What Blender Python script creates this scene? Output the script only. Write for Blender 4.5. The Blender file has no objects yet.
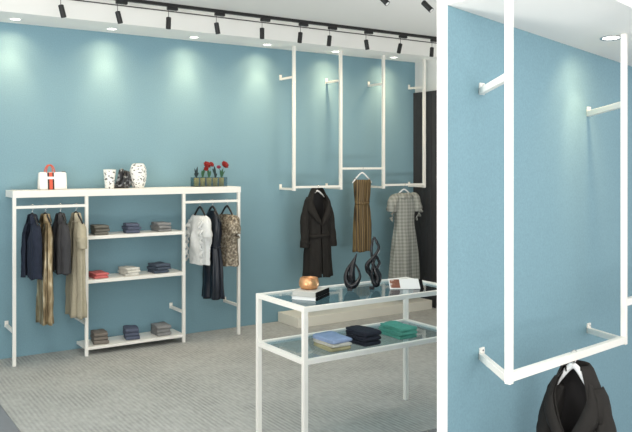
import bpy, bmesh, math, random
from mathutils import Vector, Matrix, noise
PI = math.pi
random.seed(4)
S = bpy.context.scene
C = S.collection

# ------------------------------------------------------------------ materials
def mat(name, col, rough=0.5, metal=0.0, var=0.0, vscale=30, bump=0.0, bscale=200, spec=0.5, coord='Object'):
    m = bpy.data.materials.new(name); m.use_nodes = True
    nt = m.node_tree; N = nt.nodes; L = nt.links
    p = N['Principled BSDF']
    p.inputs['Roughness'].default_value = rough
    p.inputs['Metallic'].default_value = metal
    p.inputs['Specular IOR Level'].default_value = spec
    tc = N.new('ShaderNodeTexCoord')
    no = N.new('ShaderNodeTexNoise'); no.inputs['Scale'].default_value = vscale; no.inputs['Detail'].default_value = 4
    L.new(tc.outputs[coord], no.inputs['Vector'])
    mx = N.new('ShaderNodeMix'); mx.data_type = 'RGBA'
    c = Vector(col[:3])
    mx.inputs[6].default_value = (*[max(0, v*(1-var)) for v in c], 1)
    mx.inputs[7].default_value = (*[min(1, v*(1+var)) for v in c], 1)
    L.new(no.outputs['Fac'], mx.inputs[0])
    L.new(mx.outputs[2], p.inputs['Base Color'])
    if bump:
        nb = N.new('ShaderNodeTexNoise'); nb.inputs['Scale'].default_value = bscale; nb.inputs['Detail'].default_value = 3
        L.new(tc.outputs[coord], nb.inputs['Vector'])
        b = N.new('ShaderNodeBump'); b.inputs['Strength'].default_value = bump; b.inputs['Distance'].default_value = 0.003
        L.new(nb.outputs['Fac'], b.inputs['Height']); L.new(b.outputs['Normal'], p.inputs['Normal'])
    m['mix'] = mx.name
    return m

def ramp_mat(name, tex, stops, rough=0.6, metal=0.0, scale=20, bump=0.0, vec_scale=(1, 1, 1)):
    """procedural texture 'noise' / 'voronoi' / 'wave' through a colour ramp"""
    m = bpy.data.materials.new(name); m.use_nodes = True
    nt = m.node_tree; N = nt.nodes; L = nt.links
    p = N['Principled BSDF']; p.inputs['Roughness'].default_value = rough; p.inputs['Metallic'].default_value = metal
    tc = N.new('ShaderNodeTexCoord'); mp = N.new('ShaderNodeMapping'); mp.inputs['Scale'].default_value = vec_scale
    L.new(tc.outputs['Object'], mp.inputs['Vector'])
    if tex == 'noise':
        t = N.new('ShaderNodeTexNoise'); t.inputs['Detail'].default_value = 3; out = 'Fac'
    elif tex == 'voronoi':
        t = N.new('ShaderNodeTexVoronoi'); out = 'Distance'
    else:
        t = N.new('ShaderNodeTexWave'); t.inputs['Distortion'].default_value = 1.0; out = 'Fac'
    t.inputs['Scale'].default_value = scale
    L.new(mp.outputs['Vector'], t.inputs['Vector'])
    r = N.new('ShaderNodeValToRGB')
    r.color_ramp.elements[0].position = stops[0][0]; r.color_ramp.elements[0].color = (*stops[0][1], 1)
    r.color_ramp.elements[1].position = stops[-1][0]; r.color_ramp.elements[1].color = (*stops[-1][1], 1)
    for pos, c in stops[1:-1]:
        e = r.color_ramp.elements.new(pos); e.color = (*c, 1)
    L.new(t.outputs[out], r.inputs['Fac']); L.new(r.outputs['Color'], p.inputs['Base Color'])
    if bump:
        b = N.new('ShaderNodeBump'); b.inputs['Strength'].default_value = bump; b.inputs['Distance'].default_value = 0.003
        L.new(t.outputs[out], b.inputs['Height']); L.new(b.outputs['Normal'], p.inputs['Normal'])
    return m

def srgb(r, g, b):
    f = lambda v: (v/255/12.92) if v/255 <= 0.04045 else ((v/255+0.055)/1.055)**2.4
    return (f(r), f(g), f(b))

M = {}
M['blue'] = mat('teal_blue_wall_paint', srgb(126, 160, 172), 0.75, var=0.15, vscale=110, bump=0.25, bscale=260, spec=0.25)
M['white_paint'] = mat('white_gypsum_paint', srgb(236, 236, 232), 0.8, var=0.01, vscale=8)
M['trim_white'] = mat('bright_white_trim_lacquer', (0.93, 0.93, 0.93), 0.5)
M['dim_ceiling'] = mat('shade_toned_ceiling_paint', srgb(214, 215, 212), 0.9, var=0.01, vscale=5)  # grey tone stands for the weaker light on the ceiling
M['metal_white'] = mat('white_powder_coated_steel', srgb(243, 240, 232), 0.42, var=0.008, vscale=20)
M['plinth'] = mat('off_white_plinth_lacquer', srgb(232, 228, 214), 0.55, var=0.02, vscale=6)
M['black_slat'] = mat('black_stained_wood', srgb(56, 56, 57), 0.6, var=0.1, vscale=12)
M['tile'] = mat('dark_grey_floor_tile', srgb(128, 130, 134), 0.35, var=0.05, vscale=6)
M['black'] = mat('black_lacquer', (0.012, 0.012, 0.013), 0.4)
M['black_gloss'] = mat('glossy_black_resin', (0.010, 0.010, 0.012), 0.22, spec=0.4)
M['black_hanger'] = mat('black_plastic', (0.012, 0.012, 0.014), 0.35)
M['white_hanger'] = mat('white_plastic', (0.85, 0.85, 0.84), 0.35)
M['chrome'] = mat('polished_wire', (0.7, 0.7, 0.7), 0.25, 1.0)
M['copper'] = mat('brushed_copper', srgb(222, 166, 118), 0.34, 0.7, var=0.2, vscale=25, bump=0.1)
M['paper'] = mat('white_paper', srgb(240, 240, 238), 0.7)
M['page_grey'] = mat('grey_page_edge', srgb(186, 186, 180), 0.8, var=0.06, vscale=120)
M['leather_white'] = mat('white_leather', srgb(242, 240, 236), 0.45, bump=0.05)
M['orange'] = mat('orange_red_leather', srgb(214, 92, 66), 0.5)
M['dark_brown'] = mat('dark_brown_leather', srgb(58, 40, 34), 0.5)
M['leaf'] = mat('green_leaf', srgb(52, 98, 66), 0.5, var=0.3, vscale=60)
M['dark_leaf'] = mat('dark_leaf', srgb(30, 50, 52), 0.5, var=0.3, vscale=60)
M['petal'] = mat('red_petal', srgb(146, 28, 26), 0.55, var=0.25, vscale=90)
M['petal_dark'] = mat('dark_pink_petal', srgb(140, 40, 70), 0.55, var=0.25, vscale=90)
M['kraft'] = mat('olive_kraft_pot', srgb(172, 154, 100), 0.8, var=0.25, vscale=70)
M['soil'] = mat('dark_soil', srgb(50, 42, 36), 0.95, var=0.3, vscale=200)
M['spot_black'] = mat('black_aluminium', (0.014, 0.014, 0.014), 0.45)
M['speckle'] = ramp_mat('speckled_ceramic', 'noise', [(0.0, srgb(60, 62, 66)), (0.385, srgb(70, 72, 76)), (0.43, srgb(232, 233, 230)), (1.0, srgb(240, 240, 238))], 0.4, scale=55)
M['marble'] = ramp_mat('black_marbled_resin', 'noise', [(0.0, (0.01, 0.01, 0.011)), (0.53, (0.014, 0.014, 0.016)), (0.62, srgb(130, 134, 136)), (1.0, srgb(170, 174, 174))], 0.3, scale=38)
M['photo_print'] = ramp_mat('brown_printed_picture', 'noise', [(0.0, srgb(70, 34, 24)), (0.45, srgb(140, 84, 62)), (0.62, srgb(226, 212, 202)), (1.0, srgb(240, 236, 232))], 0.5, scale=22)

def cloth(name, rgb, rough=0.85, var=0.12, vscale=40, bump=0.35, metal=0.0):
    return mat(name, srgb(*rgb), rough, metal, var=var, vscale=vscale, bump=bump, bscale=320, spec=0.25)
M['coat'] = cloth('dark_charcoal_wool', (40, 38, 36), var=0.1)
M['coat_lining'] = cloth('black_lining', (30, 28, 28), 0.6)
M['navy'] = cloth('navy_denim', (40, 46, 60), var=0.4, vscale=22)
M['navy_satin'] = mat('navy_satin', srgb(14, 22, 34), 0.28, var=0.2, vscale=12, bump=0.1, bscale=60)
M['charcoal'] = cloth('charcoal_felt', (66, 66, 68))
M['beige'] = cloth('beige_linen', (176, 168, 146))
M['white_cloth'] = cloth('white_cotton', (222, 224, 222))
M['gold'] = ramp_mat('gold_sequin_fabric', 'noise', [(0.25, srgb(96, 80, 56)), (0.5, srgb(152, 134, 102)), (0.66, srgb(196, 182, 152)), (0.8, srgb(236, 228, 210))], 0.34, 0.55, 26, 0.6, (1, 1, 0.3))
M['snake'] = ramp_mat('snake_print_fabric', 'noise', [(0.3, srgb(66, 58, 48)), (0.47, srgb(122, 110, 92)), (0.6, srgb(170, 160, 142)), (0.75, srgb(206, 200, 186))], 0.5, 0.1, 46, 0.4)
M['olive'] = ramp_mat('olive_striped_fabric', 'wave', [(0.0, srgb(62, 48, 30)), (0.45, srgb(92, 74, 44)), (0.8, srgb(112, 92, 56)), (1.0, srgb(132, 110, 72))], 0.6, 0.1, 14, 0.2, (1, 1, 0.15))

# grey checked cloth
def check_mat():
    m = bpy.data.materials.new('grey_glen_check'); m.use_nodes = True
    nt = m.node_tree; N = nt.nodes; L = nt.links; p = N['Principled BSDF']; p.inputs['Roughness'].default_value = 0.85
    tc = N.new('ShaderNodeTexCoord')
    facs = []
    for d in ('X', 'Z'):
        w = N.new('ShaderNodeTexWave'); w.bands_direction = d; w.inputs['Scale'].default_value = 8.5; w.inputs['Distortion'].default_value = 0.5
        L.new(tc.outputs['Object'], w.inputs['Vector']); facs.append(w.outputs['Fac'])
    a = N.new('ShaderNodeMath'); a.operation = 'ADD'; L.new(facs[0], a.inputs[0]); L.new(facs[1], a.inputs[1])
    r = N.new('ShaderNodeValToRGB'); r.color_ramp.elements[0].position = 0.1; r.color_ramp.elements[0].color = (*srgb(132, 134, 127), 1)
    r.color_ramp.elements[1].position = 1.0; r.color_ramp.elements[1].color = (*srgb(168, 170, 162), 1)
    h = N.new('ShaderNodeMath'); h.operation = 'MULTIPLY'; h.inputs[1].default_value = 0.5
    L.new(a.outputs[0], h.inputs[0]); L.new(h.outputs[0], r.inputs['Fac']); L.new(r.outputs['Color'], p.inputs['Base Color'])
    return m
M['check'] = check_mat()

# ribbed grey carpet
def rug_mat():
    m = bpy.data.materials.new('ribbed_grey_carpet'); m.use_nodes = True
    nt = m.node_tree; N = nt.nodes; L = nt.links; p = N['Principled BSDF']; p.inputs['Roughness'].default_value = 0.95
    p.inputs['Specular IOR Level'].default_value = 0.1
    tc = N.new('ShaderNodeTexCoord')
    w = N.new('ShaderNodeTexWave'); w.bands_direction = 'X'; w.inputs['Scale'].default_value = 11.0; w.inputs['Distortion'].default_value = 0.0
    L.new(tc.outputs['Object'], w.inputs['Vector'])
    n1 = N.new('ShaderNodeTexNoise'); n1.inputs['Scale'].default_value = 2.6; n1.inputs['Detail'].default_value = 3
    L.new(tc.outputs['Object'], n1.inputs['Vector'])
    msk = N.new('ShaderNodeMapRange'); msk.inputs[1].default_value = 0.42; msk.inputs[2].default_value = 0.62; msk.inputs[3].default_value = 0.12; msk.inputs[4].default_value = 0.6
    L.new(n1.outputs['Fac'], msk.inputs[0])
    mul = N.new('ShaderNodeMath'); mul.operation = 'MULTIPLY'; L.new(w.outputs['Fac'], mul.inputs[0]); L.new(msk.outputs[0], mul.inputs[1])
    mp = N.new('ShaderNodeMapping'); mp.inputs['Scale'].default_value = (40, 14, 1); L.new(tc.outputs['Object'], mp.inputs['Vector'])
    n2 = N.new('ShaderNodeTexNoise'); n2.inputs['Scale'].default_value = 1.0; n2.inputs['Detail'].default_value = 5
    L.new(mp.outputs['Vector'], n2.inputs['Vector'])
    c1 = N.new('ShaderNodeMix'); c1.data_type = 'RGBA'
    c1.inputs[6].default_value = (*srgb(183, 184, 180), 1); c1.inputs[7].default_value = (*srgb(144, 146, 143), 1)
    L.new(mul.outputs[0], c1.inputs[0])
    c2 = N.new('ShaderNodeMix'); c2.data_type = 'RGBA'; c2.blend_type = 'MULTIPLY'; c2.inputs[0].default_value = 1
    r = N.new('ShaderNodeValToRGB'); r.color_ramp.elements[0].position = 0.3; r.color_ramp.elements[0].color = (0.78, 0.78, 0.78, 1)
    r.color_ramp.elements[1].position = 0.7; r.color_ramp.elements[1].color = (1, 1, 1, 1)
    L.new(n2.outputs['Fac'], r.inputs['Fac']); L.new(c1.outputs[2], c2.inputs[6]); L.new(r.outputs['Color'], c2.inputs[7])
    L.new(c2.outputs[2], p.inputs['Base Color'])
    b = N.new('ShaderNodeBump'); b.inputs['Strength'].default_value = 0.4; b.inputs['Distance'].default_value = 0.004; b.invert = True
    L.new(w.outputs['Fac'], b.inputs['Height']); L.new(b.outputs['Normal'], p.inputs['Normal'])
    return m
M['rug'] = rug_mat()

def glass_mat(name, tint, mixmax=1.0):
    m = bpy.data.materials.new(name); m.use_nodes = True
    nt = m.node_tree; N = nt.nodes; L = nt.links
    N.remove(N['Principled BSDF']); out = N['Material Output']
    t = N.new('ShaderNodeBsdfTransparent'); t.inputs['Color'].default_value = (*tint, 1)
    g = N.new('ShaderNodeBsdfGlossy'); g.inputs['Roughness'].default_value = 0.03
    fr = N.new('ShaderNodeFresnel'); fr.inputs['IOR'].default_value = 1.5
    mx = N.new('ShaderNodeMixShader')
    ge = N.new('ShaderNodeNewGeometry'); inv = N.new('ShaderNodeMath'); inv.operation = 'SUBTRACT'; inv.inputs[0].default_value = 1.0
    ml = N.new('ShaderNodeMath'); ml.operation = 'MULTIPLY'
    L.new(ge.outputs['Backfacing'], inv.inputs[1]); L.new(inv.outputs[0], ml.inputs[0]); L.new(fr.outputs['Fac'], ml.inputs[1])
    L.new(ml.outputs[0], mx.inputs['Fac']); L.new(t.outputs[0], mx.inputs[1]); L.new(g.outputs[0], mx.inputs[2])
    L.new(mx.outputs[0], out.inputs['Surface'])
    return m
M['glass'] = glass_mat('clear_blue_glass', (0.76, 0.86, 0.90))
M['glass_box'] = glass_mat('smoky_glass', (0.72, 0.8, 0.82))

def lamp_mat(name, col, st):
    m = bpy.data.materials.new(name); m.use_nodes = True
    p = m.node_tree.nodes['Principled BSDF']
    p.inputs['Base Color'].default_value = (*col, 1)
    p.inputs['Emission Color'].default_value = (*col, 1); p.inputs['Emission Strength'].default_value = st
    return m
M['lamp'] = lamp_mat('lit_lamp_lens', (1.0, 0.97, 0.88), 6.0)
M['lens'] = mat('white_lamp_lens', (0.85, 0.85, 0.84), 0.25)

# ------------------------------------------------------------------ mesh helpers
def obj(name, bm, m, parent=None, smooth=False, loc=None):
    bmesh.ops.recalc_face_normals(bm, faces=bm.faces[:])
    me = bpy.data.meshes.new(name); bm.to_mesh(me); bm.free()
    if smooth:
        for p in me.polygons: p.use_smooth = True
    me.materials.append(m)
    o = bpy.data.objects.new(name, me); C.objects.link(o)
    if parent: o.parent = parent
    if loc: o.location = loc
    return o
def tag(o, label, cat, group=None, kind=None):
    o['label'] = label; o['category'] = cat
    if group: o['group'] = group
    if kind: o['kind'] = kind
    return o
def thing(name, label, cat, loc=(0, 0, 0), rz=0, group=None):
    o = bpy.data.objects.new(name, None); C.objects.link(o); o.empty_display_size = 0.05
    o.location = loc; o.rotation_euler = (0, 0, rz)
    return tag(o, label, cat, group)
def struct(name, bm, m, label):
    o = obj(name, bm, m); o['kind'] = 'structure'; o['label'] = label; return o
def dup(root, loc, rz=None, label=None, group=None):
    r = root.copy(); C.objects.link(r); r.location = loc
    if rz is not None: r.rotation_euler = (0, 0, rz)
    if label: r['label'] = label
    if group: r['group'] = group
    for ch in list(root.children):
        c = ch.copy(); C.objects.link(c); c.parent = r
        for g in list(ch.children):
            d = g.copy(); C.objects.link(d); d.parent = c
    return r
B = bmesh.new
def box(bm, x0, y0, z0, x1, y1, z1, bev=0.0, mtx=None):
    g = bmesh.ops.create_cube(bm, size=1)
    vs = g['verts']
    T = Matrix.Translation(((x0+x1)/2, (y0+y1)/2, (z0+z1)/2)) @ Matrix.Diagonal((abs(x1-x0), abs(y1-y0), abs(z1-z0), 1))
    bmesh.ops.transform(bm, matrix=T, verts=vs)
    if bev:
        es = list({e for v in vs for e in v.link_edges})
        r = bmesh.ops.bevel(bm, geom=es, offset=bev, segments=2, affect='EDGES', profile=0.5)
        vs = list({v for f in r['faces'] for v in f.verts} | {v for v in vs if v.is_valid})
    if mtx is not None: bmesh.ops.transform(bm, matrix=mtx, verts=vs)
    return vs
def bar(bm, a, b, w, h=None, bev=0.0015, ref=None):
    """square section bar from a to b"""
    a, b = Vector(a), Vector(b); h = h or w
    d = (b-a); L = d.length; d.normalize()
    up = Vector(ref) if ref else (Vector((0, 0, 1)) if abs(d.z) < 0.95 else Vector((0, 1, 0)))
    x = d.cross(up).normalized(); y = x.cross(d).normalized()
    m = Matrix((x, y, d)).transposed().to_4x4(); m.translation = (a+b)/2
    return box(bm, -w/2, -h/2, -L/2, w/2, h/2, L/2, bev, m)
def lathe(bm, prof, n=32, mtx=None, sx=1, sy=1, cap=True):
    rings = []
    for r, z in prof:
        rings.append([bm.verts.new((r*sx*math.cos(2*PI*k/n), r*sy*math.sin(2*PI*k/n), z)) for k in range(n)])
    for a, b in zip(rings, rings[1:]):
        for k in range(n): bm.faces.new((a[k], a[(k+1) % n], b[(k+1) % n], b[k]))
    if cap and prof[0][0] > 0: bm.faces.new(rings[0][::-1])
    if cap and prof[-1][0] > 0: bm.faces.new(rings[-1])
    vs = [v for r in rings for v in r]
    if mtx is not None: bmesh.ops.transform(bm, matrix=mtx, verts=vs)
    return vs
def catmull(P, n):
    """smooth sampling of a list of tuples"""
    P = [tuple(p) for p in P]; out = []
    m = len(P)-1
    for i in range(n+1):
        t = i/n*m; k = min(int(t), m-1); u = t-k
        p0 = P[max(k-1, 0)]; p1 = P[k]; p2 = P[k+1]; p3 = P[min(k+2, m)]
        out.append(tuple(0.5*((2*b)+(-a+c)*u+(2*a-5*b+4*c-d)*u*u+(-a+3*b-3*c+d)*u**3) for a, b, c, d in zip(p0, p1, p2, p3)))
    return out
def tube(bm, pts, n=40, seg=12, closed=False, flat=1.0, cap=True, wr=0.0, sd=0):
    """tube through (x,y,z,r) points; flat squeezes the section along y"""
    if closed: pts = list(pts)+[pts[0]]
    sp = catmull(pts, n)
    if closed: sp = sp[:-1]
    rings = []; N = len(sp)
    prev = None
    for i, q in enumerate(sp):
        p = Vector(q[:3]); r = q[3]
        a = Vector(sp[(i-1) % N if closed else max(i-1, 0)][:3]); b = Vector(sp[(i+1) % N if closed else min(i+1, N-1)][:3])
        d = (b-a).normalized()
        y = Vector((0, 1, 0)) if abs(d.y) < 0.9 else Vector((1, 0, 0))
        x = y.cross(d).normalized(); y = d.cross(x).normalized()
        ring = []
        for k in range(seg):
            t = 2*PI*k/seg
            o = x*math.cos(t)*r + y*math.sin(t)*r*flat
            if wr: o *= 1+wr*noise.noise(Vector((p.x*14+math.cos(t)*1.6+sd, p.y*14+math.sin(t)*1.6, p.z*13)))
            ring.append(bm.verts.new(p+o))
        rings.append(ring)
    for i in range(N if closed else N-1):
        a = rings[i]; b = rings[(i+1) % N]
        for k in range(seg): bm.faces.new((a[k], a[(k+1) % seg], b[(k+1) % seg], b[k]))
    if not closed and cap:
        bm.faces.new(rings[0][::-1]); bm.faces.new(rings[-1])

# ------------------------------------------------------------------ the room
# wall_back is the plane y = 0, the room lies at y < 0; x runs along the wall
WR = 5.682
CEIL = 2.905; SOF = 2.751; SOFY = -0.465
bm = B(); box(bm, -5, -10, -0.1, 8, 0.2, -0.006); struct('floor', bm, M['tile'], 'dark grey smooth floor around the carpet')
bm = B(); box(bm, -5, 0, -0.1, WR, 0.15, CEIL+0.1); struct('wall_back', bm, M['blue'], 'teal blue back wall behind the racks')
bm = B(); box(bm, WR, -3.3, -0.1, WR+0.15, 0.15, CEIL+0.1); struct('wall_right', bm, M['white_paint'], 'white side wall above the black slatted cladding')
bm = B()
y = -0.002
while y > -3.2:
    box(bm, WR-0.028, y-0.057, 0, WR-0.006, y, 2.40, 0.002); y -= 0.062
box(bm, WR-0.006, -3.22, 0, WR, 0, 2.40)
struct('trim_1', bm, M['black_slat'], 'black vertical slat cladding on the side wall')
bm = B(); box(bm, -5, -10, CEIL, 8, -0.72, CEIL+0.1); struct('ceiling', bm, M['dim_ceiling'], 'plain ceiling painted pale grey for its weaker light')
bm = B(); box(bm, -5, -0.72, CEIL, WR+0.15, SOFY, CEIL+0.1)  # lit strip of the ceiling, its brightness put into the colour
struct('trim_2', bm, M['white_paint'], 'ceiling strip beside the track painted white for its stronger light')
bm = B(); box(bm, -5, SOFY, SOF, WR, 0, CEIL+0.1); 
struct('trim_3', bm, M['white_paint'], 'white lowered soffit along the blue wall')
bm = B(); box(bm, -5, SOFY-0.006, CEIL-0.008, WR, SOFY, CEIL); struct('trim_4', bm, M['black_slat'], 'thin dark shadow joint at the top of the soffit')

# carpet
bm = B(); box(bm, 1.0, -3.145, -0.006, WR-0.03, -0.004, 0.0)
tag(obj('carpet', bm, M['rug']), 'light grey ribbed carpet covering the floor under the racks', 'carpet')

# low plinth
bm = B(); box(bm, 3.856, -0.388, 0, 5.59, -0.003, 0.097, 0.003)
tag(obj('display_plinth', bm, M['plinth']), 'long low off-white platform on the carpet below the hanging clothes', 'platform')

# ------------------------------------------------------------------ clothes unit on the left
U = (1.275, 1.842, 2.707, 3.258)
FY = -0.292
s = 0.026
rack = thing('shelving_unit', 'white steel clothes rack unit with three shelves between two hanging rails', 'shelving unit', (0, 0, 0))
for u in U:
    bm = B(); bar(bm, (u, FY, 0), (u, FY, 1.326), s); obj('post', bm, M['metal_white'], rack)
bm = B(); box(bm, U[0]-s/2, FY-s/2-0.002, 1.325, U[3]+s/2+0.004, -0.032, 1.380, 0.002); obj('top_board', bm, M['metal_white'], rack)
for z, t in ((0.993, 0.028), (0.628, 0.028), (0.073, 0.024)):
    bm = B(); box(bm, U[1]-0.006, FY-s/2+0.0015, z-t, U[2]+0.006, -0.03, z, 0.0015)
    obj('shelf', bm, M['metal_white'], rack)
for a, b in ((0, 1), (2, 3)):
    bm = B(); bar(bm, (U[a], FY, 1.249), (U[b], FY, 1.249), 0.022); obj('hanging_rail', bm, M['metal_white'], rack)
def bracket(parent, a, b, w, plate_up):
    """arm from wall point a to post point b, with its upturned wall plate"""
    bm = B(); bar(bm, a, b, w); br = obj('bracket', bm, M['metal_white'], parent)
    bm = B(); box(bm, a[0]-w*0.62, a[1]-0.007, a[2]-w/2, a[0]+w*0.62, a[1]-0.001, a[2]-w/2+plate_up, 0.001)
    obj('wall_plate', bm, M['metal_white'], br); return br
for u in U: bracket(rack, (u, 0, 0.27), (u, FY+s/2, 0.27), 0.024, 0.05)

# ------------------------------------------------------------------ hanging frames on the blue wall
FX = (3.887, 4.452, 5.012, 5.59); FYY = -0.258
fr = thing('hanging_frame', 'white steel frame of four ceiling-hung posts joined by rails before the blue wall', 'hanging frame')
for u in FX:
    bm = B(); bar(bm, (u, FYY, 1.327), (u, FYY, SOF+0.002), 0.028); obj('post', bm, M['metal_white'], fr)
    for z in (1.341, 2.447):
        bracket(fr, (u, 0, z), (u, FYY+0.013, z), 0.022, 0.055)
for i, z in ((0, 1.361), (1, 1.543), (2, 1.364)):
    bm = B(); bar(bm, (FX[i], FYY, z), (FX[i+1], FYY, z), 0.022); obj('hanging_rail', bm, M['metal_white'], fr)

# ------------------------------------------------------------------ hangers
def hanger(label, loc, rz, half, drop, apex, m, group, barh=0.011, thick=0.013):
    """loc: centre of the rail the hook hangs from; apex: how far the shoulder joint lies below it"""
    t = thing('clothes_hanger', label, 'hanger', loc, rz, group)
    R = barh*1.42+0.003
    pts = [(0, R*math.cos(a), R*math.sin(a), 0.002) for a in [PI*1.12, PI*0.9, PI*0.7, PI*0.5, PI*0.3, PI*0.1, -0.25, -0.9]]
    pts += [(0, 0.0, -R-0.012, 0.002), (0, 0, -apex, 0.002)]
    bm = B(); tube(bm, pts, 44, 8); obj('hook', bm, M['chrome'], t, True)
    bm = B()
    for sg in (-1, 1):
        tube(bm, [(0, 0, -apex, thick*0.62), (sg*half*0.25, 0, -apex-drop*0.14, thick*0.66), (sg*half*0.7, 0, -apex-drop*0.62, thick*0.55), (sg*half, 0, -apex-drop, thick*0.5)], 16, 10, flat=0.75)
    obj('shoulder_arms', bm, m, t, True)
    return t

# ------------------------------------------------------------------ garments (local frame: rail centre at the origin, width along x, front towards -y, down -z)
def shell(prof, rows=46, n=72, folds=(), wr=0.006, wf=9, sd=0.0, gap=None, asym=0.0):
    """closed (or front-open) lofted cloth. prof: (z, halfwidth, halfdepth)"""
    bm = B(); P = catmull(prof, rows); z0 = P[0][0]; z1 = P[-1][0]; rings = []
    for i, (z, w, d) in enumerate(P):
        t = (z0-z)/(z0-z1); g = gap(z) if gap else 0.0
        ring = []
        for k in range(n if not gap else n+1):
            ph = 2*PI*k/n if not gap else g+(2*PI-2*g)*k/n
            f = 0.0
            for kk, a0, a1, p in folds: f += (a0+(a1-a0)*t)*math.cos(kk*ph+p+0.6*t)
            sx, cx = math.sin(ph), -math.cos(ph)
            ex = math.copysign(abs(sx)**0.8, sx); ey = math.copysign(abs(cx)**0.8, cx)
            p = Vector((ex*(w+f), ey*(d+f), z))
            q = noise.noise(Vector((p.x*wf+sd, p.y*wf, p.z*wf*0.45+sd)))
            q2 = noise.noise(Vector((p.x*wf*2.6, p.y*wf*2.6+sd, p.z*wf*1.4)))
            amp = wr*min(1, 0.25+1.6*t)
            p += Vector((ex, ey, 0))*(q*amp*1.6+q2*amp*0.6)
            p.z += asym*p.x*t + 0.004*math.sin(5*ph+sd)*t
            ring.append(bm.verts.new(p))
        rings.append(ring)
    m = len(rings[0])
    for a, b in zip(rings, rings[1:]):
        for k in range(m if not gap else m-1): bm.faces.new((a[k], a[(k+1) % m], b[(k+1) % m], b[k]))
    return bm
def thick(o, t=0.004):
    md = o.modifiers.new('thickness', 'SOLIDIFY'); md.thickness = t; md.offset = -1; return o
def sleeve(parent, pts, m, flat=0.6, wr=0.35, sd=0, n=34):
    bm = B(); tube(bm, pts, n, 18, flat=flat, wr=wr, sd=sd); return obj('sleeve', bm, m, parent, True)
def ruffle(parent, name, pts, width, waves, m, outx, sd=0, amp=0.018):
    """wavy strip following pts"""
    bm = B(); sp = catmull(pts, 60); prev = None
    for i, q in enumerate(sp):
        p = Vector(q); t = i/60
        o = Vector((outx, 0.25*math.sin(waves*t*2*PI+sd), 0))*width*(0.8+0.35*math.sin(waves*0.7*t*2*PI+sd))
        w = amp*math.sin(waves*t*2*PI)
        a = bm.verts.new(p); b = bm.verts.new(p+o*0.55+Vector((0, w*0.6, -0.008))); c = bm.verts.new(p+o+Vector((0, w, -0.022+w*0.5)))
        if prev:
            bm.faces.new((prev[0], a, b, prev[1])); bm.faces.new((prev[1], b, c, prev[2]))
        prev = (a, b, c)
    return thick(obj(name, bm, m, parent, True), 0.003)

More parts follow.
